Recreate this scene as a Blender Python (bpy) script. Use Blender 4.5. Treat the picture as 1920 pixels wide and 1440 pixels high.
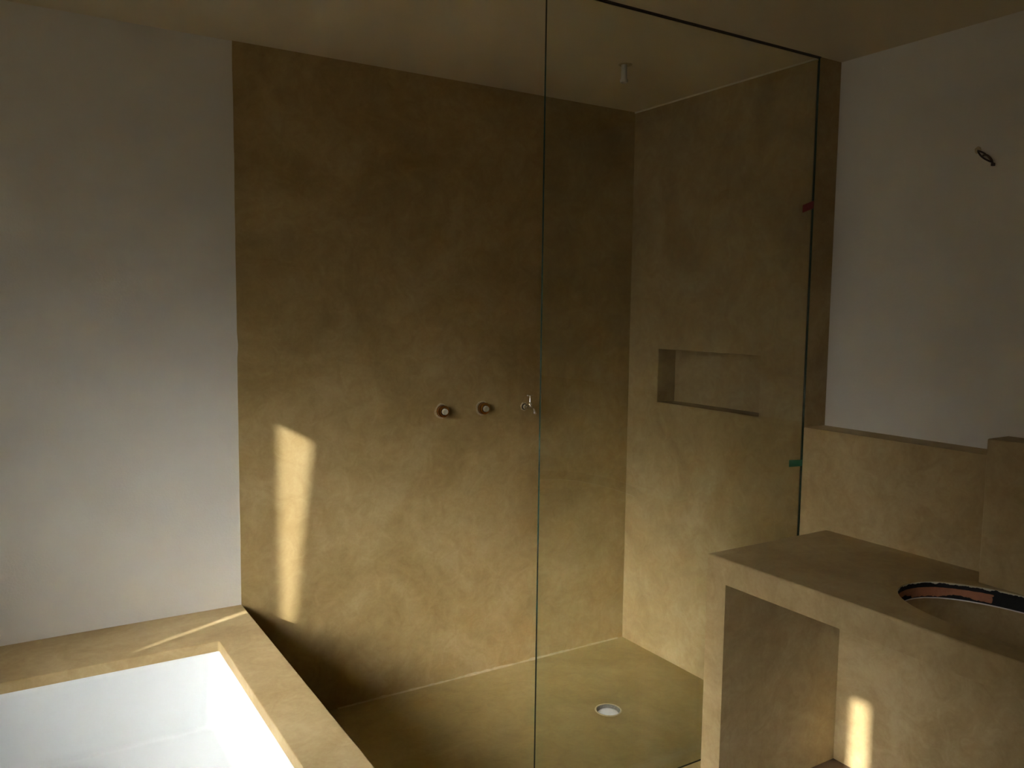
import bpy, bmesh, math, random
from mathutils import Vector, Matrix, noise

random.seed(7)
for o in list(bpy.data.objects):
    bpy.data.objects.remove(o)
scene = bpy.context.scene
COL = scene.collection

# ------------------------------------------------------------------ camera
CAM = Vector((-2.5409, -3.0323, 1.5818))
YAW, PITCH, ROLL, FPX = 0.55745, -0.0889, 0.012815, 1549.2
cy, sy, cp, sp = math.cos(YAW), math.sin(YAW), math.cos(PITCH), math.sin(PITCH)
fwd = Vector((sy * cp, cy * cp, sp))
right = Vector((cy, -sy, 0))
up = right.cross(fwd)
cr, sr = math.cos(ROLL), math.sin(ROLL)
r2, u2 = cr * right + sr * up, -sr * right + cr * up
cam_data = bpy.data.cameras.new('camera')
cam = bpy.data.objects.new('camera', cam_data)
COL.objects.link(cam)
M = Matrix((r2, u2, -fwd)).transposed().to_4x4()
M.translation = CAM
cam.matrix_world = M
cam_data.sensor_width = 36
cam_data.lens = FPX * 36 / 1920
cam_data.clip_start = 0.02
scene.camera = cam

# ------------------------------------------------------------------ light
SUN_DIR = Vector((0.811, 0.385, -0.450)).normalized()       # the way the sunlight travels
SUN_STRENGTH = 10.8
SKY_STRENGTH = 0.02
scene.view_settings.view_transform = 'Standard'
scene.view_settings.look = 'None'
scene.view_settings.gamma = 1
scene.view_settings.use_curve_mapping = False
scene.view_settings.exposure = 0.0
scene.cycles.max_bounces = 14
scene.cycles.diffuse_bounces = 8
scene.cycles.sample_clamp_indirect = 0
scene.cycles.use_guiding = False
scene.cycles.blur_glossy = 0.0

w = bpy.data.worlds.new('sky')
scene.world = w
w.use_nodes = True
wn, wl = w.node_tree.nodes, w.node_tree.links
for n in list(wn):
    wn.remove(n)
sky = wn.new('ShaderNodeTexSky')
sky.sky_type = 'NISHITA'
sky.sun_disc = False
sky.sun_elevation = math.asin(-SUN_DIR.z)
sky.sun_rotation = math.atan2(-SUN_DIR.x, -SUN_DIR.y)
sky.air_density = 1.0
sky.dust_density = 2.5
sky.ozone_density = 1.0
bg = wn.new('ShaderNodeBackground')
bg.inputs['Strength'].default_value = SKY_STRENGTH
wo = wn.new('ShaderNodeOutputWorld')
wl.new(sky.outputs[0], bg.inputs['Color'])
wl.new(bg.outputs[0], wo.inputs['Surface'])

sd = bpy.data.lights.new('sun', 'SUN')
sd.energy = SUN_STRENGTH
sd.angle = math.radians(0.53)
sd.color = (1.0, 1.0, 1.01)
sun = bpy.data.objects.new('sun', sd)
COL.objects.link(sun)
sun.rotation_euler = SUN_DIR.to_track_quat('-Z', 'Y').to_euler()
sun.location = (-6, -4, 5)

# ------------------------------------------------------------------ measures
H = 2.5
XL, ZT = -1.813, 0.492            # end of the bath platform / its height
YG = -1.015                       # glass
YE, D, ZL = -1.018, 0.1174, 1.162  # end of thick shower wall, its thickness, ledge height
XW = -3.70                        # left wall, inner face
WT = 0.25
YB = -4.40                        # wall behind the camera
ZF = -0.035                       # room floor

# ------------------------------------------------------------------ materials
def new_mat(name):
    m = bpy.data.materials.new(name)
    m.use_nodes = True
    nt = m.node_tree
    b = nt.nodes['Principled BSDF']
    return m, nt, b

def simple(name, col, rough=0.5, metal=0.0, spec=0.5, noise_amt=0.0, scale=60):
    m, nt, b = new_mat(name)
    b.inputs['Roughness'].default_value = rough
    b.inputs['Metallic'].default_value = metal
    b.inputs['Specular IOR Level'].default_value = spec
    tc = nt.nodes.new('ShaderNodeTexCoord')
    nz = nt.nodes.new('ShaderNodeTexNoise')
    nz.inputs['Scale'].default_value = scale
    nt.links.new(tc.outputs['Object'], nz.inputs['Vector'])
    mx = nt.nodes.new('ShaderNodeMix')
    mx.data_type = 'RGBA'
    mx.inputs[6].default_value = [c * (1 - noise_amt) for c in col] + [1]
    mx.inputs[7].default_value = [min(1, c * (1 + noise_amt)) for c in col] + [1]
    nt.links.new(nz.outputs['Fac'], mx.inputs[0])
    nt.links.new(mx.outputs[2], b.inputs['Base Color'])
    return m

def tadelakt(name, dark, mid, light, rough=0.5, seed=0.0):
    """polished lime plaster: clouds, trowel strokes, fine grain"""
    m, nt, b = new_mat(name)
    N, L = nt.nodes, nt.links
    geo = N.new('ShaderNodeNewGeometry')
    mp = N.new('ShaderNodeMapping')
    mp.inputs['Location'].default_value = (seed, seed * 1.7, seed * 0.6)
    L.new(geo.outputs['Position'], mp.inputs['Vector'])
    def nz(scale, detail, rough_, dist):
        n = N.new('ShaderNodeTexNoise')
        n.inputs['Scale'].default_value = scale
        n.inputs['Detail'].default_value = detail
        n.inputs['Roughness'].default_value = rough_
        n.inputs['Distortion'].default_value = dist
        L.new(mp.outputs[0], n.inputs['Vector'])
        return n
    a = nz(2.6, 5, 0.62, 0.9)
    c = nz(13, 4, 0.65, 1.6)
    f = nz(90, 3, 0.6, 0.2)
    def math_(op, x, y):
        n = N.new('ShaderNodeMath')
        n.operation = op
        for i, v in enumerate((x, y)):
            if isinstance(v, (int, float)):
                n.inputs[i].default_value = v
            else:
                L.new(v, n.inputs[i])
        return n.outputs[0]
    s = math_('ADD', math_('MULTIPLY', a.outputs['Fac'], 0.55),
              math_('ADD', math_('MULTIPLY', c.outputs['Fac'], 0.32), math_('MULTIPLY', f.outputs['Fac'], 0.13)))
    rp = N.new('ShaderNodeValToRGB')
    e = rp.color_ramp.elements
    e[0].position, e[0].color = 0.36, (*dark, 1)
    e[1].position, e[1].color = 0.64, (*light, 1)
    k = e.new(0.5)
    k.color = (*mid, 1)
    L.new(s, rp.inputs['Fac'])
    L.new(rp.outputs['Color'], b.inputs['Base Color'])
    rr = N.new('ShaderNodeMapRange')
    rr.inputs['To Min'].default_value = rough - 0.08
    rr.inputs['To Max'].default_value = rough + 0.12
    L.new(c.outputs['Fac'], rr.inputs['Value'])
    L.new(rr.outputs[0], b.inputs['Roughness'])
    b.inputs['Specular IOR Level'].default_value = 0.2
    bp = N.new('ShaderNodeBump')
    bp.inputs['Strength'].default_value = 0.12
    bp.inputs['Distance'].default_value = 0.01
    L.new(c.outputs['Fac'], bp.inputs['Height'])
    L.new(bp.outputs[0], b.inputs['Normal'])
    return m

def paint(name, col, bump=0.15):
    m, nt, b = new_mat(name)
    N, L = nt.nodes, nt.links
    geo = N.new('ShaderNodeNewGeometry')
    n1 = N.new('ShaderNodeTexNoise')
    n1.inputs['Scale'].default_value = 3
    n1.inputs['Detail'].default_value = 4
    L.new(geo.outputs['Position'], n1.inputs['Vector'])
    n2 = N.new('ShaderNodeTexNoise')
    n2.inputs['Scale'].default_value = 140
    n2.inputs['Detail'].default_value = 3
    L.new(geo.outputs['Position'], n2.inputs['Vector'])
    mx = N.new('ShaderNodeMix')
    mx.data_type = 'RGBA'
    mx.inputs[6].default_value = [c * 0.96 for c in col] + [1]
    mx.inputs[7].default_value = [min(1, c * 1.04) for c in col] + [1]
    L.new(n1.outputs['Fac'], mx.inputs[0])
    L.new(mx.outputs[2], b.inputs['Base Color'])
    b.inputs['Roughness'].default_value = 0.85
    b.inputs['Specular IOR Level'].default_value = 0.2
    bp = N.new('ShaderNodeBump')
    bp.inputs['Strength'].default_value = bump
    bp.inputs['Distance'].default_value = 0.004
    L.new(n2.outputs['Fac'], bp.inputs['Height'])
    L.new(bp.outputs[0], b.inputs['Normal'])
    return m

TAN_D, TAN_M, TAN_L = (0.35, 0.238, 0.088), (0.43, 0.308, 0.125), (0.51, 0.385, 0.175)
M_TAN = tadelakt('tadelakt', (0.35, 0.242, 0.100), (0.43, 0.314, 0.142), (0.51, 0.395, 0.198))
M_TANW = tadelakt('tadelakt_wall', TAN_D, TAN_M, TAN_L, seed=3.1)
M_TANF = tadelakt('tadelakt_floor', (0.30, 0.215, 0.075), (0.36, 0.265, 0.098), (0.42, 0.32, 0.13), rough=0.55, seed=9.0)
M_DARKP = tadelakt('brown_plaster', (0.17, 0.105, 0.04), (0.21, 0.135, 0.05), (0.25, 0.165, 0.065), seed=5.0)
M_WHITE = paint('white_wall_paint', (0.74, 0.70, 0.60))
M_CEIL = paint('ceiling_paint', (0.70, 0.61, 0.43), 0.1)
M_FLOOR = simple('dark_floor', (0.11, 0.065, 0.035), 0.45, noise_amt=0.25, scale=9)
M_ENAMEL = simple('white_enamel', (0.71, 0.73, 0.71), 0.12, spec=0.6)
M_PALE = simple('pale_sealant', (0.50, 0.40, 0.22), 0.8, noise_amt=0.25, scale=40)
M_CAULK = simple('ceiling_caulk', (0.72, 0.66, 0.5), 0.8)
M_STONE = simple('pale_threshold', (0.6, 0.56, 0.46), 0.6, noise_amt=0.15, scale=30)
M_BRASS = simple('brass', (0.74, 0.37, 0.10), 0.24, 1.0)
M_DBRASS = simple('tarnished_brass', (0.20, 0.085, 0.025), 0.4, 0.8)
M_CHROME = simple('worn_chrome', (0.85, 0.84, 0.80), 0.2, 0.97)
M_CAP = simple('pale_cap', (0.62, 0.58, 0.44), 0.6, noise_amt=0.1)
M_RING = simple('rough_plaster', (0.50, 0.40, 0.24), 0.95, noise_amt=0.45, scale=160)
M_HOLE = simple('dark_recess', (0.03, 0.02, 0.012), 0.9)
M_STEEL = simple('channel_metal', (0.10, 0.08, 0.055), 0.5, 0.2)
M_RED = simple('red_tape', (0.26, 0.012, 0.018), 0.5)
M_GREEN = simple('green_tape', (0.0, 0.13, 0.07), 0.5)
M_WIRE = simple('dark_wire', (0.035, 0.02, 0.02), 0.5)
M_WIREB = simple('brown_wire', (0.075, 0.045, 0.02), 0.5)
M_WHITEP = simple('white_plastic', (0.75, 0.72, 0.62), 0.4)
M_DRAINW = simple('drain_cover_white', (0.78, 0.78, 0.76), 0.35, noise_amt=0.12, scale=70)
M_DRAING = simple('drain_mortar', (0.16, 0.15, 0.12), 0.9, noise_amt=0.7, scale=180)
M_GROUND = simple('gravel', (0.34, 0.29, 0.20), 0.95, noise_amt=0.2, scale=3)
M_LIGHTBLOCK = simple('light_block_wood', (0.22, 0.17, 0.11), 0.7, noise_amt=0.2, scale=8)  # for the added post that blocks part of the window light

def glass_mat():
    m = bpy.data.materials.new('clear_glass')
    m.use_nodes = True
    nt = m.node_tree
    for n in list(nt.nodes):
        nt.nodes.remove(n)
    N, L = nt.nodes, nt.links
    out = N.new('ShaderNodeOutputMaterial')
    tr = N.new('ShaderNodeBsdfTransparent')
    tr.inputs['Color'].default_value = (0.965, 0.985, 0.972, 1)
    gl = N.new('ShaderNodeBsdfGlossy')
    gl.inputs['Roughness'].default_value = 0.0
    lw = N.new('ShaderNodeLayerWeight')
    lw.inputs['Blend'].default_value = 0.5
    pw = N.new('ShaderNodeMath')
    pw.operation = 'POWER'
    pw.inputs[1].default_value = 5
    L.new(lw.outputs['Facing'], pw.inputs[0])
    fr = N.new('ShaderNodeMath')
    fr.operation = 'MULTIPLY_ADD'
    fr.inputs[1].default_value = 0.96
    fr.inputs[2].default_value = 0.04
    L.new(pw.outputs[0], fr.inputs[0])
    mx = N.new('ShaderNodeMixShader')
    L.new(fr.outputs[0], mx.inputs[0])
    L.new(tr.outputs[0], mx.inputs[1])
    L.new(gl.outputs[0], mx.inputs[2])
    L.new(mx.outputs[0], out.inputs['Surface'])
    return m
M_GLASS = glass_mat()
def frost_mat():
    m = bpy.data.materials.new('frosted_plastic_sheet')
    m.use_nodes = True
    nt = m.node_tree
    for n in list(nt.nodes):
        nt.nodes.remove(n)
    out = nt.nodes.new('ShaderNodeOutputMaterial')
    g = nt.nodes.new('ShaderNodeBsdfGlass')
    g.inputs['Color'].default_value = (1, 1, 1, 1)
    g.inputs['Roughness'].default_value = FROST_ROUGH
    g.inputs['IOR'].default_value = FROST_IOR
    nt.links.new(g.outputs[0], out.inputs['Surface'])
    return m
FROST_ROUGH, FROST_IOR = 0.46, 1.4
M_FROST = frost_mat()
M_GEDGE = simple('glass_edge', (0.012, 0.05, 0.035), 0.15, spec=0.6)

def rim_mat():
    """sawn edge of the cut-out: terracotta brick between torn black bitumen, pale plaster crumbs on top"""
    m, nt, b = new_mat('cutout_brick_and_bitumen')
    N, L = nt.nodes, nt.links
    geo = N.new('ShaderNodeNewGeometry')
    sep = N.new('ShaderNodeSeparateXYZ')
    L.new(geo.outputs['Position'], sep.inputs[0])
    nz = N.new('ShaderNodeTexNoise')
    nz.inputs['Scale'].default_value = 55
    nz.inputs['Detail'].default_value = 5
    L.new(geo.outputs['Position'], nz.inputs['Vector'])
    nl = N.new('ShaderNodeTexNoise')
    nl.inputs['Scale'].default_value = 16
    nl.inputs['Detail'].default_value = 3
    L.new(geo.outputs['Position'], nl.inputs['Vector'])
    def ma(op, x, y):
        n = N.new('ShaderNodeMath')
        n.operation = op
        for i, v in enumerate((x, y)):
            if isinstance(v, (int, float)):
                n.inputs[i].default_value = v
            else:
                L.new(v, n.inputs[i])
        return n.outputs[0]
    jit = ma('MULTIPLY', ma('SUBTRACT', nz.outputs['Fac'], 0.5), 0.018)
    jit2 = ma('MULTIPLY', ma('SUBTRACT', nl.outputs['Fac'], 0.5), 0.05)
    z = sep.outputs['Z']
    pale = ma('GREATER_THAN', ma('ADD', z, jit), 0.7945)
    blk_top = ma('GREATER_THAN', z, ma('ADD', 0.782, ma('MULTIPLY', jit, 0.12)))
    blk_bot = ma('LESS_THAN', ma('ADD', ma('ADD', z, jit), jit2), 0.758)
    white_bot = ma('LESS_THAN', z, 0.7515)
    right_ = ma('LESS_THAN', ma('ADD', sep.outputs['Y'], ma('ADD', ma('MULTIPLY', jit, 5), ma('MULTIPLY', jit2, 0.8))), -1.80)
    black = ma('MAXIMUM', ma('MAXIMUM', blk_top, blk_bot), right_)
    def mix(fac, a, c):
        mx = N.new('ShaderNodeMix')
        mx.data_type = 'RGBA'
        L.new(fac, mx.inputs[0])
        for i, v in ((6, a), (7, c)):
            if isinstance(v, tuple):
                mx.inputs[i].default_value = (*v, 1)
            else:
                L.new(v, mx.inputs[i])
        return mx.outputs[2]
    brick = mix(nz.outputs['Fac'], (0.36, 0.135, 0.06), (0.50, 0.20, 0.09))
    c1 = mix(black, brick, (0.008, 0.007, 0.009))
    c2 = mix(pale, c1, (0.6, 0.54, 0.40))
    c3 = mix(white_bot, c2, (0.8, 0.78, 0.7))
    L.new(c3, b.inputs['Base Color'])
    b.inputs['Roughness'].default_value = 0.75
    bp = N.new('ShaderNodeBump')
    bp.inputs['Strength'].default_value = 0.7
    bp.inputs['Distance'].default_value = 0.006
    L.new(nz.outputs['Fac'], bp.inputs['Height'])
    L.new(bp.outputs[0], b.inputs['Normal'])
    return m
M_RIM = rim_mat()

# ------------------------------------------------------------------ helpers
def box(bm, x0, x1, y0, y1, z0, z1):
    v = [bm.verts.new(p) for p in ((x0, y0, z0), (x1, y0, z0), (x1, y1, z0), (x0, y1, z0),
                                   (x0, y0, z1), (x1, y0, z1), (x1, y1, z1), (x0, y1, z1))]
    for f in ((3, 2, 1, 0), (4, 5, 6, 7), (0, 1, 5, 4), (1, 2, 6, 5), (2, 3, 7, 6), (3, 0, 4, 7)):
        bm.faces.new([v[i] for i in f])
    return v

def obj(name, bm, mat, parent=None, bevel=0, smooth=False, recalc=True):
    if recalc:
        bmesh.ops.recalc_face_normals(bm, faces=bm.faces[:])
    me = bpy.data.meshes.new(name)
    bm.to_mesh(me)
    bm.free()
    for m in (mat if isinstance(mat, (list, tuple)) else [mat]):
        me.materials.append(m)
    o = bpy.data.objects.new(name, me)
    COL.objects.link(o)
    if parent:
        o.parent = parent
        o.matrix_parent_inverse = Matrix.Translation(-parent.location)
    if bevel:
        md = o.modifiers.new('soft_edges', 'BEVEL')
        md.width = bevel
        md.segments = 3
        md.limit_method = 'ANGLE'
        md.harden_normals = False
    if smooth:
        for p in me.polygons:
            p.use_smooth = True
    return o

def struct(o):
    o['kind'] = 'structure'
    return o

def tag(o, label, cat, group=None):
    o['label'] = label
    o['category'] = cat
    if group:
        o['group'] = group
    return o

def thing(name, loc, label, cat, group=None):
    o = bpy.data.objects.new(name, None)
    o.empty_display_size = 0.1
    o.location = loc
    COL.objects.link(o)
    return tag(o, label, cat, group)

def lathe(bm, prof, origin, axis, seg=24, cap0=True, cap1=True):
    """prof: (distance along axis, radius)"""
    axis = Vector(axis).normalized()
    a = axis.orthogonal().normalized()
    b = axis.cross(a)
    rings = []
    for d, r in prof:
        c = Vector(origin) + axis * d
        rings.append([bm.verts.new(c + (a * math.cos(2 * math.pi * i / seg) + b * math.sin(2 * math.pi * i / seg)) * r) for i in range(seg)])
    for q, s in zip(rings, rings[1:]):
        for i in range(seg):
            bm.faces.new((q[i], q[(i + 1) % seg], s[(i + 1) % seg], s[i]))
    if cap0:
        bm.faces.new(rings[0][::-1])
    if cap1:
        bm.faces.new(rings[-1])

def tube(bm, pts, r, seg=8):
    pts = [Vector(p) for p in pts]
    rings = []
    for i, p in enumerate(pts):
        t = (pts[min(i + 1, len(pts) - 1)] - pts[max(i - 1, 0)]).normalized()
        a = t.cross(Vector((0.31, 0.2, 0.93))).normalized()
        b = t.cross(a)
        rr = r[i] if isinstance(r, (list, tuple)) else r
        rings.append([bm.verts.new(p + (a * math.cos(2 * math.pi * k / seg) + b * math.sin(2 * math.pi * k / seg)) * rr) for k in range(seg)])
    for q, s in zip(rings, rings[1:]):
        for k in range(seg):
            bm.faces.new((q[k], q[(k + 1) % seg], s[(k + 1) % seg], s[k]))
    bm.faces.new(rings[0][::-1])
    bm.faces.new(rings[-1])

def bez(p0, p1, p2, p3, n=14):
    p0, p1, p2, p3 = map(Vector, (p0, p1, p2, p3))
    return [(1 - t) ** 3 * p0 + 3 * (1 - t) ** 2 * t * p1 + 3 * (1 - t) * t * t * p2 + t ** 3 * p3 for t in [i / n for i in range(n + 1)]]

def plate_with_hole(bm, x0, x1, y0, y1, z0, z1, loop):
    """slab with a vertical hole whose outline is loop [(x, y)]"""
    out = [(x0, y0), (x1, y0), (x1, y1), (x0, y1)]
    lay = []
    for z in (z1, z0):
        vo = [bm.verts.new((x, y, z)) for x, y in out]
        vi = [bm.verts.new((x, y, z)) for x, y in loop]
        ed = []
        for vv in (vo, vi):
            for i in range(len(vv)):
                ed.append(bm.edges.new((vv[i], vv[(i + 1) % len(vv)])))
        bmesh.ops.triangle_fill(bm, use_beauty=True, use_dissolve=False, edges=ed)
        lay.append((vo, vi))
    for k in (0, 1):
        t, b = lay[0][k], lay[1][k]
        n = len(t)
        for i in range(n):
            bm.faces.new((t[i], t[(i + 1) % n], b[(i + 1) % n], b[i]))

def superellipse(cx, cy_, a, b, n, seg):
    out = []
    for i in range(seg):
        t = 2 * math.pi * i / seg
        c, s = math.cos(t), math.sin(t)
        out.append((cx + a * math.copysign(abs(c) ** (2 / n), c), cy_ + b * math.copysign(abs(s) ** (2 / n), s)))
    return out

def rrect(x0, x1, y0, y1, r, seg=6):
    pts = []
    for cx, cyy, a0 in ((x1 - r, y1 - r, 0), (x0 + r, y1 - r, 90), (x0 + r, y0 + r, 180), (x1 - r, y0 + r, 270)):
        for i in range(seg + 1):
            a = math.radians(a0 + 90 * i / seg)
            pts.append((cx + r * math.cos(a), cyy + r * math.sin(a)))
    return pts

# ================================================================== the setting
# floor of the room
bm = bmesh.new(); box(bm, XW - WT, D, YB, -1.112, ZF - 0.2, ZF)
struct(obj('floor', bm, M_FLOOR))
# raised plaster floor of the shower with the round drain hole
DX, DY, DR = -0.526, -0.558, 0.0515
bm = bmesh.new()
loop = [(DX + DR * math.cos(2 * math.pi * i / 40), DY + DR * math.sin(2 * math.pi * i / 40)) for i in range(40)]
plate_with_hole(bm, XL, 0.0, -1.064, 0.0, -0.2, 0.0, loop)
struct(obj('floor_shower', bm, M_TANF))
# pale threshold outside the glass
bm = bmesh.new(); box(bm, XL, 0.0, -1.112, -1.070, -0.2, -0.003)
struct(obj('trim_1', bm, M_STONE, bevel=0.003))
# ceiling
bm = bmesh.new(); box(bm, XW - WT, D + 0.2, YB - 0.2, 0.2, H, H + 0.2)
struct(obj('ceiling', bm, M_CEIL))
# back wall: white, and the plaster coat of the shower
bm = bmesh.new(); box(bm, XW - WT, D + 0.2, 0.0, 0.2, -0.2, H)
wb = struct(obj('wall_back', bm, M_WHITE))
bm = bmesh.new()
nseg = 40
prev = None
# coat 4 mm proud of the white wall, left edge running slightly uneven
for i in range(nseg + 1):
    z = ZT + (H - ZT) * i / nseg
    dx = 0.0018 * noise.noise(Vector((0, 0, z * 6)))
    if abs(z - 1.44) < 0.03:
        dx += 0.0035
    cur = [bm.verts.new((XL + dx, 0.0, z)), bm.verts.new((XL + dx, -0.004, z)), bm.verts.new((0.0, -0.004, z)), bm.verts.new((0.0, 0.0, z))]
    if prev:
        for k in range(3):
            bm.faces.new((prev[k], prev[k + 1], cur[k + 1], cur[k]))
    prev = cur
box(bm, XL, 0.0, -0.004, 0.0, -0.1, ZT)
coat = obj('plaster_coat', bm, M_TANW, wb)
coat['label'] = 'brown polished plaster coat of the shower wall'
# white wall at the right
bm = bmesh.new(); box(bm, D, D + 0.2, YB, 0.2, -0.2, H)
struct(obj('wall_right', bm, M_WHITE))
# wall behind the camera
bm = bmesh.new(); box(bm, XW - WT, D + 0.2, YB - 0.2, YB, -0.2, H)
struct(obj('wall_front', bm, M_DARKP))
# left wall with the window opening
WY0, WY1, WZ0, WZ1 = -3.22, -0.969, 1.12, 2.411
bm = bmesh.new()
box(bm, XW - WT, XW, YB, WY0, -0.2, H)
box(bm, XW - WT, XW, WY1, 0.0, -0.2, H)
box(bm, XW - WT, XW, WY0, WY1, -0.2, WZ0)
box(bm, XW - WT, XW, WY0, WY1, WZ1, H)
struct(obj('wall_left', bm, M_DARKP))
# window: a frosted plastic sheet hangs over the opening, leaving a tapering slit at either side
win = bpy.data.objects.new('window_1', None)
win.location = (XW, (WY0 + WY1) / 2, WZ0)
COL.objects.link(win)
struct(win)
def board(bm, pts, x0, x1):
    a = [bm.verts.new((x0, y, z)) for y, z in pts]
    b = [bm.verts.new((x1, y, z)) for y, z in pts]
    n = len(pts)
    bm.faces.new(a); bm.faces.new(b[::-1])
    for i in range(n):
        bm.faces.new((a[i], a[(i + 1) % n], b[(i + 1) % n], b[i]))
bm = bmesh.new()
board(bm, [(-2.22, WZ0 + 0.02), (-0.960, WZ0 + 0.02), (-0.966, 1.24), (-0.973, 1.30), (-0.993, 1.54), (-1.030, 2.28), (-1.038, WZ1 + 0.02), (-2.22, WZ1 + 0.02)], XW - 0.004, XW)
obj('frosted_sheet', bm, M_FROST, win)
bm = bmesh.new()
board(bm, [(-3.03, WZ0 + 0.02), (-2.75, WZ0 + 0.02), (-2.75, WZ1 + 0.02), (-3.03, WZ1 + 0.02)], XW - 0.004, XW)
obj('frosted_sheet', bm, M_FROST, win)
bm = bmesh.new(); box(bm, XW - 0.05, XW + 0.001, -2.75, -2.22, WZ0 + 0.021, WZ1)  # unseen opaque post, added to dim the window light on the vanity's side panel
obj('light_block_post', bm, M_LIGHTBLOCK, win)
bm = bmesh.new(); box(bm, XW - WT - 0.04, XW + 0.05, WY0, WY1, WZ0, WZ0 + 0.02)
obj('window_sill', bm, M_STONE, win)
# ground outside
bm = bmesh.new(); box(bm, -90, XW - WT - 0.01, -60, 60, -0.9, -0.5)
struct(obj('trim_5', bm, M_GROUND))

# thick shower wall: full height beside the shower, parapet behind the vanity
N1, N2, NZ1, NZ2, ND = -0.2038, -0.8018, 1.4196, 1.1725, 0.105
YEND = -3.9
bm = bmesh.new()
ys = [0.0, N1, N2, YE, YEND]
zs = [-0.2, ZL, NZ2, NZ1, H]
vv = {}
def V(x, y, z):
    k = (round(x, 5), round(y, 5), round(z, 5))
    if k not in vv:
        vv[k] = bm.verts.new((x, y, z))
    return vv[k]
for i in range(4):
    for j in range(4):
        if i == 3 and j > 0:
            continue
        if i == 1 and j == 2:
            continue
        bm.faces.new((V(0, ys[i], zs[j]), V(0, ys[i + 1], zs[j]), V(0, ys[i + 1], zs[j + 1]), V(0, ys[i], zs[j + 1])))
for j in range(1, 4):
    bm.faces.new((V(0, YE, zs[j]), V(D, YE, zs[j]), V(D, YE, zs[j + 1]), V(0, YE, zs[j + 1])))
bm.faces.new((V(0, YE, ZL), V(0, YEND, ZL), V(D, YEND, ZL), V(D, YE, ZL)))
bm.faces.new((V(0, YEND, zs[0]), V(D, YEND, zs[0]), V(D, YEND, ZL), V(0, YEND, ZL)))
for i in range(4):
    for j in range(4):
        if i == 3 and j > 0:
            continue
        bm.faces.new((V(D, ys[i], zs[j]), V(D, ys[i], zs[j + 1]), V(D, ys[i + 1], zs[j + 1]), V(D, ys[i + 1], zs[j])))
        if j == 0:
            bm.faces.new((V(0, ys[i], zs[0]), V(D, ys[i], zs[0]), V(D, ys[i + 1], zs[0]), V(0, ys[i + 1], zs[0])))
        if j == 3:
            bm.faces.new((V(0, ys[i], H), V(0, ys[i + 1], H), V(D, ys[i + 1], H), V(D, ys[i], H)))
        if i == 0:
            bm.faces.new((V(0, 0, zs[j]), V(0, 0, zs[j + 1]), V(D, 0, zs[j + 1]), V(D, 0, zs[j])))
for p, q in (((N1, NZ2), (N1, NZ1)), ((N1, NZ1), (N2, NZ1)), ((N2, NZ1), (N2, NZ2)), ((N2, NZ2), (N1, NZ2))):
    bm.faces.new((V(0, *p), V(0, *q), V(0.112, *q), V(0.112, *p)))
bm.faces.new((V(0.112, N1, NZ2), V(0.112, N1, NZ1), V(0.112, N2, NZ1), V(0.112, N2, NZ2)))
ed = [e for e in bm.edges if all(abs(v.co.x) < 1e-6 for v in e.verts) and
      (all(abs(v.co.y - YE) < 1e-6 and v.co.z >= ZL - 1e-6 for v in e.verts) or
       all(abs(v.co.z - ZL) < 1e-6 and v.co.y <= YE + 1e-6 for v in e.verts))]
ws = struct(obj('wall_shower', bm, M_TAN))
bm = bmesh.new()
t = 0.006
nb = 0.0005
box(bm, ND, ND + t, N2 + nb, N1 - nb, NZ2 + nb, NZ1 - nb)
box(bm, 0.0006, ND, N1 - 0.003, N1 - nb, NZ2 + nb, NZ1 - nb)
box(bm, 0.0006, ND, N2 + nb, N2 + 0.003, NZ2 + nb, NZ1 - nb)
box(bm, 0.0006, ND, N2 + 0.003, N1 - 0.003, NZ2 + nb, NZ2 + 0.003)
box(bm, 0.0006, ND, N2 + 0.003, N1 - 0.003, NZ1 - 0.003, NZ1 - nb)
ni = obj('niche', bm, M_TAN, ws)
ni['label'] = 'rectangular shelf niche recessed in the shower wall'
# caulk bead where that wall meets the ceiling
bm = bmesh.new(); box(bm, -0.004, 0.0, -1.008, -0.004, H - 0.006, H)
struct(obj('trim_2', bm, M_CAULK))
# pale sealant smear along the foot of the back wall
bm = bmesh.new()
prev = None
for i in range(121):
    x = -1.45 + 1.42 * i / 120
    k = 0.55 + 0.9 * noise.noise(Vector((x * 9, 2.0, 0))) + 0.5 * noise.noise(Vector((x * 37, 5.0, 0)))
    k = max(0.08, 0.8 * k - 0.12) * (0.4 + 0.6 * math.sin(math.pi * min(1, max(0, i / 120))))
    cur = [bm.verts.new((x, -0.0042, 0.013 * k + 0.002)), bm.verts.new((x, -0.0065 - 0.003 * k, 0.005 * k + 0.001)), bm.verts.new((x, -0.009 - 0.010 * k, 0.0003))]
    if prev:
        for q in range(2):
            bm.faces.new((prev[q], prev[q + 1], cur[q + 1], cur[q]))
    prev = cur
struct(obj('trim_3', bm, M_PALE))

# ================================================================== bath platform and tub
TX0, TX1, TY0, TY1 = -3.56, -1.961, -1.19, -0.3105
bm = bmesh.new()
outer = [(XW, -1.36), (XL, -1.36), (XL, -0.005), (XW, -0.005)]
def ringpts(pts, z): return [bm.verts.new((x, y, z)) for x, y in pts]
inner = rrect(TX0, TX1, TY0, TY1, 0.006, 3)
plate_outer_top = None
plate_with_hole(bm, XW + 0.002, XL, -1.36, -0.0045, ZF, ZT, inner)
sur = obj('tub_surround', bm, M_TAN, bevel=0.004)
tag(sur, 'tan polished plaster ledge boxed around the white bathtub', 'ledge')

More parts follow.
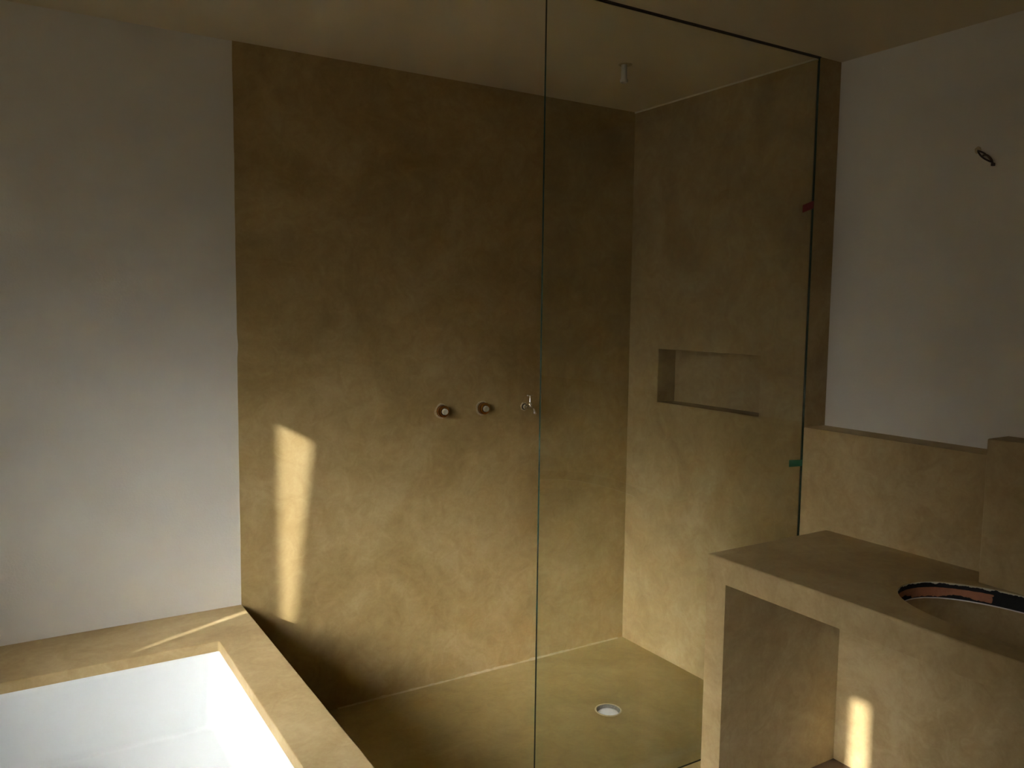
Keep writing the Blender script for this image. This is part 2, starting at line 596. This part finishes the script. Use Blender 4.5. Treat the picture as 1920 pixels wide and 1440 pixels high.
tub = thing('bathtub', (-2.76, -0.75, 0.2), 'white enamel bathtub sunk in the tan plaster ledge', 'bathtub')
bm = bmesh.new()
prev = None
loops = []
ZR, ZB = 0.459, 0.215
def lvl(z, ex, ey, r): loops.append((z, ex, ey, r))
lvl(ZR, -0.0012, -0.0012, 0.012)          # touches the plaster lip
lvl(ZR - 0.002, 0.006, 0.004, 0.02)
lvl(ZR - 0.012, 0.010, 0.006, 0.028)
lvl(ZB + 0.013, 0.024, 0.017, 0.030)
lvl(ZB + 0.005, 0.026, 0.019, 0.030)
lvl(ZB + 0.0012, 0.030, 0.023, 0.030)
lvl(ZB, 0.036, 0.029, 0.030)
rings = []
for z, ex, ey, r in loops:
    p = rrect(TX0 + ex, TX1 - ex, TY0 + ey, TY1 - ey, r, 8)
    rings.append([bm.verts.new((x, y, z)) for x, y in p])
for q, s in zip(rings, rings[1:]):
    n = len(q)
    for i in range(n):
        bm.faces.new((q[i], q[(i + 1) % n], s[(i + 1) % n], s[i]))
bm.faces.new(rings[-1])
basin = obj('basin', bm, M_ENAMEL, tub, smooth=True)
bm = bmesh.new()
lathe(bm, [(0, 0.030), (0.003, 0.030), (0.005, 0.024)], (-2.9, -0.75, ZB + 0.0005), (0, 0, 1))
obj('waste_plug', bm, M_CHROME, tub)

# ================================================================== vanity
ZC, YC, WV, TL = 0.7987, -1.1297, 0.5902, 0.0812
ZAP = ZC - 0.0838
YV = -3.30
HX, HY, HA, HB = -0.302, -1.990, 0.199, 0.345
van = thing('vanity_counter', (-0.3, -2.2, ZF), 'tan plaster vanity counter on a side panel with oval basin cut-out', 'counter')
hole = superellipse(HX, HY, HA, HB, 2.25, 72)
AP = 0.075
ZS = 0.750
bm = bmesh.new()
def lay(x0, z):
    vo = [bm.verts.new((x, y, z)) for x, y in ((x0, YV), (-0.0005, YV), (-0.0005, YC), (x0, YC))]
    vi = [bm.verts.new((x, y, z)) for x, y in hole]
    ed = [bm.edges.new((v[i], v[(i + 1) % len(v)])) for v in (vo, vi) for i in range(len(v))]
    bmesh.ops.triangle_fill(bm, use_beauty=True, use_dissolve=False, edges=ed)
    return vo, vi
(t0, t1, t2, t3), ti = lay(-WV, ZC)
(b0, b1, b2, b3), bi = lay(-WV + AP, ZS)
n = len(hole)
for i in range(n):
    bm.faces.new((ti[i], ti[(i + 1) % n], bi[(i + 1) % n], bi[i]))
f0, f3 = bm.verts.new((-WV, YV, ZAP)), bm.verts.new((-WV, YC, ZAP))
g0, g3 = bm.verts.new((-WV + AP, YV, ZAP)), bm.verts.new((-WV + AP, YC, ZAP))
bm.faces.new((t0, t3, f3, f0))
bm.faces.new((f0, f3, g3, g0))
bm.faces.new((g0, g3, b3, b0))
bm.faces.new((t1, t2, b2, b1))
bm.faces.new((t2, t3, f3, g3, b3, b2))
bm.faces.new((t1, t0, f0, g0, b0, b1))
bm.edges.ensure_lookup_table()
eb = [bm.edges.get(p) for p in ((t0, t3), (t3, t2))]
bmesh.ops.bevel(bm, geom=eb, offset=0.006, segments=3, profile=0.5, affect='EDGES')
obj('countertop', bm, M_TAN, van)
for y1 in (YC, YV + TL):
    bm = bmesh.new()
    box(bm, -WV, -0.0005, y1 - TL, y1, ZF, ZAP)
    v = box(bm, -WV + AP + 0.0005, -0.0005, y1 - TL, y1 - 0.0003, ZAP, ZS - 0.0003)
    obj('side_panel', bm, M_TAN, van)
# raw edge of the cut-out, a thin torn ring inside the hole
bm = bmesh.new()
segs = 144
h0 = superellipse(HX, HY, HA, HB, 2.25, segs)
zl_ = [0.748, 0.7545, 0.761, 0.768, 0.776, 0.784, 0.791, ZC - 0.0015]
rows = []
for z in zl_:
    row = []
    for i, (x, y) in enumerate(h0):
        k = 0.0018 + 0.0035 * max(0, noise.noise(Vector((x * 30, y * 30, z * 60)))) 
        dx, dy = HX - x, HY - y
        l = math.hypot(dx, dy)
        row.append(bm.verts.new((x + dx / l * k, y + dy / l * k, z)))
    rows.append(row)
outr = []
for z in (zl_[0], zl_[-1]):
    outr.append([bm.verts.new((x + (HX - x) * 0.0005, y + (HY - y) * 0.0005, z)) for x, y in h0])
for q, s in zip(rows, rows[1:]):
    for i in range(segs):
        bm.faces.new((q[i], q[(i + 1) % segs], s[(i + 1) % segs], s[i]))
for i in range(segs):
    j = (i + 1) % segs
    bm.faces.new((rows[-1][i], rows[-1][j], outr[1][j], outr[1][i]))
    bm.faces.new((rows[0][j], rows[0][i], outr[0][i], outr[0][j]))
rim = obj('cutout_rim', bm, M_RIM, van)
rim['label'] = 'raw cut edge of terracotta brick and torn black bitumen'
# block standing against the parapet behind the cut-out
bm = bmesh.new(); box(bm, -0.112, -0.0005, -3.0, -1.747, ZC + 0.0003, 1.229)
blk = obj('plaster_block', bm, M_TAN, bevel=0.004)
tag(blk, 'tan plaster upstand block behind the oval cut-out on the counter', 'upstand')

# ================================================================== glass screen
GX = -1.1843
gs = thing('shower_screen', (GX / 2, YG, 0.0), 'frameless clear glass shower screen reaching from floor to ceiling', 'shower screen')
bm = bmesh.new()
box(bm, GX, -0.002, YG - 0.004, YG + 0.004, 0.0005, H - 0.001)
bm.normal_update()
for f in bm.faces:
    f.material_index = 0 if abs(f.normal.y) > 0.9 else 1
obj('glass_pane', bm, [M_GLASS, M_GEDGE], gs)
for s in (-1, 1):
    y0 = YG + s * 0.0045
    y1 = YG + s * 0.0065
    bm = bmesh.new(); box(bm, GX, -0.0005, min(y0, y1), max(y0, y1), H - 0.0045, H - 0.0005)
    obj('ceiling_channel', bm, M_STEEL, gs)
bm = bmesh.new(); box(bm, -0.0036, -0.0006, YG + 0.0042, YG + 0.0058, 0.001, H - 0.012)
obj('wall_seal', bm, M_STEEL, gs)

def tape(name, mat, pts, label):
    """pts: (x, z) of lower-left, lower-right, upper-right, upper-left on the glass face"""
    bm = bmesh.new()
    a = [bm.verts.new((x, YG - 0.0042, z)) for x, z in pts]
    b = [bm.verts.new((x, YG - 0.0050, z)) for x, z in pts]
    bm.faces.new(a); bm.faces.new(b[::-1])
    for i in range(4):
        bm.faces.new((a[i], a[(i + 1) % 4], b[(i + 1) % 4], b[i]))
    return tag(obj(name, bm, mat), label, 'tape')
tape('tape_strip', M_RED, [(-0.063, 1.945), (-0.005, 1.965), (-0.005, 1.993), (-0.063, 1.972)], 'short strip of dark red tape on the right edge of the glass')
tape('tape_strip', M_GREEN, [(-0.077, 1.019), (-0.004, 1.016), (-0.004, 1.040), (-0.077, 1.045)], 'short strip of green tape on the glass above the counter')

# ================================================================== drain
dr = thing('floor_drain', (DX, DY, -0.04), 'round shower drain with white cover in the tan floor', 'drain')
bm = bmesh.new()
lathe(bm, [(-0.03, DR - 0.0005), (-0.0004, DR - 0.0005), (-0.0004, DR - 0.0035), (-0.03, DR - 0.0060)], (DX, DY, 0), (0, 0, 1), 48, False, False)
for v in bm.verts:
    v.co += 0.0012 * noise.noise_vector(v.co * 90) * (1 if v.co.z > -0.01 else 0.3)
    v.co.z = min(v.co.z, 0.0004)
obj('mortar_rim', bm, M_DRAING, dr, smooth=True)
bm = bmesh.new()
lathe(bm, [(0.001, DR - 0.0045), (0.0025, DR - 0.0025), (0.0022, DR + 0.001), (0.0004, DR + 0.0022)], (DX, DY, 0), (0, 0, 1), 48, False, False)
for v in list(bm.verts):
    v.co += 0.0008 * noise.noise_vector(v.co * 120)
rm = obj('plaster_rim', bm, M_PALE, dr)
bm = bmesh.new()
lathe(bm, [(-0.04, 0.0440), (-0.016, 0.0440), (-0.0125, 0.041), (-0.010, 0.03), (-0.009, 0.012), (-0.0088, 0.002)], (DX, DY, 0), (0, 0, 1), 40)
obj('cover', bm, M_DRAINW, dr, smooth=True)

# ================================================================== valve stubs and tap on the back wall
YW = -0.004
def valve_ring(bm, x, z, r0, r1, seed):
    n = 28
    a, b, c = [], [], []
    for i in range(n):
        an = 2 * math.pi * i / n
        k = 1 + 0.16 * noise.noise(Vector((math.cos(an) * 1.7 + seed, math.sin(an) * 1.7, seed)))
        a.append(bm.verts.new((x + r0 * math.cos(an), YW - 0.0035, z + r0 * math.sin(an))))
        b.append(bm.verts.new((x + r1 * 0.92 * k * math.cos(an), YW - 0.0025, z + r1 * 0.92 * k * math.sin(an))))
        c.append(bm.verts.new((x + r1 * k * math.cos(an), YW + 0.0005, z + r1 * k * math.sin(an))))
    for q, s in ((a, b), (b, c)):
        for i in range(n):
            bm.faces.new((q[i], q[(i + 1) % n], s[(i + 1) % n], s[i]))

def valve(x, z, label, seed):
    t = thing('valve_stub', (x, YW, z), label, 'valve', 'brass valve stubs in the shower wall')
    bm = bmesh.new(); valve_ring(bm, x - 0.003, z, 0.020, 0.0315, seed)
    obj('plaster_collar', bm, M_RING, t)
    bm = bmesh.new(); lathe(bm, [(0.0002, 0.0255), (0.0012, 0.0255), (0.0012, 0.012)], (x, YW - 0.003, z), (0, -1, 0), 28)
    obj('dark_gap', bm, M_HOLE, t)
    bm = bmesh.new()
    lathe(bm, [(0.0, 0.0245), (0.010, 0.0245), (0.0115, 0.0225), (0.0135, 0.0225), (0.0145, 0.0240), (0.0165, 0.0240), (0.0175, 0.0215), (0.020, 0.0205), (0.0205, 0.010)], (x, YW - 0.004, z), (0, -1, 0), 32)
    body = obj('brass_body', bm, M_BRASS, t, smooth=False)
    bm = bmesh.new()
    lathe(bm, [(0.0, 0.0250), (0.0018, 0.0252), (0.0036, 0.0250)], (x, YW - 0.0155, z), (0, -1, 0), 32)
    obj('lock_ring', bm, M_DBRASS, body)
    bm = bmesh.new()
    lathe(bm, [(0.0, 0.0150), (0.0012, 0.0150), (0.0012, 0.0126)], (x, YW - 0.0243, z), (0, -1, 0), 28)
    obj('seal_ring', bm, M_HOLE, body)
    bm = bmesh.new()
    lathe(bm, [(0.0, 0.0125), (0.010, 0.0125), (0.0125, 0.0115), (0.013, 0.0065), (0.0095, 0.006), (0.0095, 0.001)], (x, YW - 0.0246, z), (0, -1, 0), 28)
    obj('plug', bm, M_CAP, t)
valve(-0.9935, 1.1640, 'brass valve stub with pale plug, farthest left of the tap', 1.3)
valve(-0.7990, 1.1660, 'brass valve stub with pale plug, next to the tap', 4.1)

TXP, TZP = -0.5890, 1.1620
tp = thing('tap', (TXP, YW, TZP), 'small chrome tap with T handle on the shower wall', 'tap')
bm = bmesh.new(); valve_ring(bm, TXP, TZP, 0.011, 0.0195, 8.0)
obj('plaster_collar', bm, M_RING, tp)
bm = bmesh.new(); lathe(bm, [(0.0002, 0.0135), (0.0012, 0.0135), (0.0012, 0.006)], (TXP, YW - 0.003, TZP), (0, -1, 0), 24)
obj('dark_gap', bm, M_HOLE, tp)
bm = bmesh.new()
lathe(bm, [(0.0, 0.0085), (0.016, 0.0085), (0.0165, 0.0115), (0.024, 0.0115), (0.0245, 0.0085), (0.032, 0.008), (0.050, 0.0085), (0.056, 0.0070), (0.057, 0.002)], (TXP, YW - 0.0035, TZP), (0, -1, 0), 20)
tbody = obj('tap_body', bm, M_CHROME, tp, smooth=False)
bm = bmesh.new()
lathe(bm, [(0.0, 0.0090), (0.002, 0.0099), (0.008, 0.0097), (0.0125, 0.0101), (0.0145, 0.0090)], (TXP, YW - 0.005, TZP), (0, -1, 0), 18)
obj('thread_tape', bm, M_CAP, tbody)
bm = bmesh.new()
lathe(bm, [(0.004, 0.0075), (0.012, 0.0080), (0.0125, 0.0105), (0.020, 0.0105), (0.0205, 0.0065), (0.026, 0.0045), (0.048, 0.0030), (0.054, 0.0032), (0.0545, 0.001)], (TXP, YW - 0.047, TZP), (0, 0, 1), 20)
spin = obj('spindle', bm, M_CHROME, tp, smooth=True)
bm = bmesh.new()
tube(bm, [(TXP + s * 0.0165, YW - 0.047, TZP + 0.0535) for s in (-1, -0.85, -0.3, 0, 0.3, 0.85, 1)], [0.0028, 0.0037, 0.0032, 0.0034, 0.0032, 0.0037, 0.0028], 12)
obj('tap_handle', bm, M_CHROME, spin, smooth=True)
bm = bmesh.new()
tube(bm, bez((TXP, YW - 0.050, TZP), (TXP, YW - 0.072, TZP + 0.002), (TXP, YW - 0.084, TZP - 0.006), (TXP, YW - 0.086, TZP - 0.024), 10), [0.0070, 0.0070, 0.0068, 0.0066, 0.0064, 0.0063, 0.0063, 0.0063, 0.0065, 0.0072, 0.0072], 14)
obj('spout', bm, M_CHROME, tp, smooth=True)

# ================================================================== pipe stub in the ceiling above the drain
sh = thing('shower_pipe', (-0.515, -0.553, H), 'short pale pipe stub hanging from the ceiling over the shower', 'pipe')
bm = bmesh.new()
lathe(bm, [(0.0003, 0.011), (0.055, 0.011), (0.0553, 0.0145), (0.066, 0.0145), (0.0665, 0.010), (0.050, 0.009)], (-0.520, -0.553, H), (0, 0, -1), 24, True, False)
obj('pipe', bm, M_WHITEP, sh)
bm = bmesh.new()
lathe(bm, [(0.0002, 0.026), (0.002, 0.025), (0.0022, 0.012)], (-0.515, -0.553, H), (0, 0, -1), 28, True, False)
obj('ceiling_rose', bm, M_RING, sh)

# ================================================================== loose wires in the white wall
XWALL = D
wi = thing('loose_wires', (XWALL, -1.545, 2.10), 'dark electrical wires sticking out of the white wall at right', 'wires')
A0 = (XWALL - 0.001, -1.540, 2.104)
bm = bmesh.new()
valve_pts = []
nn = 22
cen = Vector((XWALL - 0.0012, -1.540, 2.106))
ring = []
for i in range(nn):
    an = 2 * math.pi * i / nn
    k = 0.011 * (1 + 0.25 * noise.noise(Vector((math.cos(an) * 2, math.sin(an) * 2, 3.3))))
    ring.append(bm.verts.new(cen + Vector((0, k * math.cos(an), k * math.sin(an)))))
bm.faces.new(ring)
ex = bmesh.ops.extrude_face_region(bm, geom=bm.faces[:])
for g in ex['geom']:
    if isinstance(g, bmesh.types.BMVert):
        g.co.x += 0.0010
obj('wall_hole', bm, M_RING, wi)
bm = bmesh.new()
tube(bm, bez(A0, (XWALL - 0.020, -1.552, 2.098), (XWALL - 0.028, -1.580, 2.094), (XWALL - 0.016, -1.597, 2.056)), 0.0025, 8)
obj('wire', bm, M_WIRE, wi, smooth=True)
bm = bmesh.new()
tube(bm, bez(A0, (XWALL - 0.012, -1.548, 2.088), (XWALL - 0.016, -1.572, 2.068), (XWALL - 0.014, -1.597, 2.058)), 0.0027, 8)
obj('wire', bm, M_WIRE, wi, smooth=True)
bm = bmesh.new()
tube(bm, bez((XWALL - 0.018, -1.566, 2.083), (XWALL - 0.024, -1.577, 2.086), (XWALL - 0.026, -1.589, 2.080), (XWALL - 0.016, -1.595, 2.062)), 0.0032, 8)
obj('wire', bm, M_WIREB, wi, smooth=True)
bm = bmesh.new()
box(bm, XWALL - 0.020, XWALL - 0.009, -1.6015, -1.5925, 2.047, 2.057)
obj('connector', bm, M_WIRE, wi, bevel=0.0015)
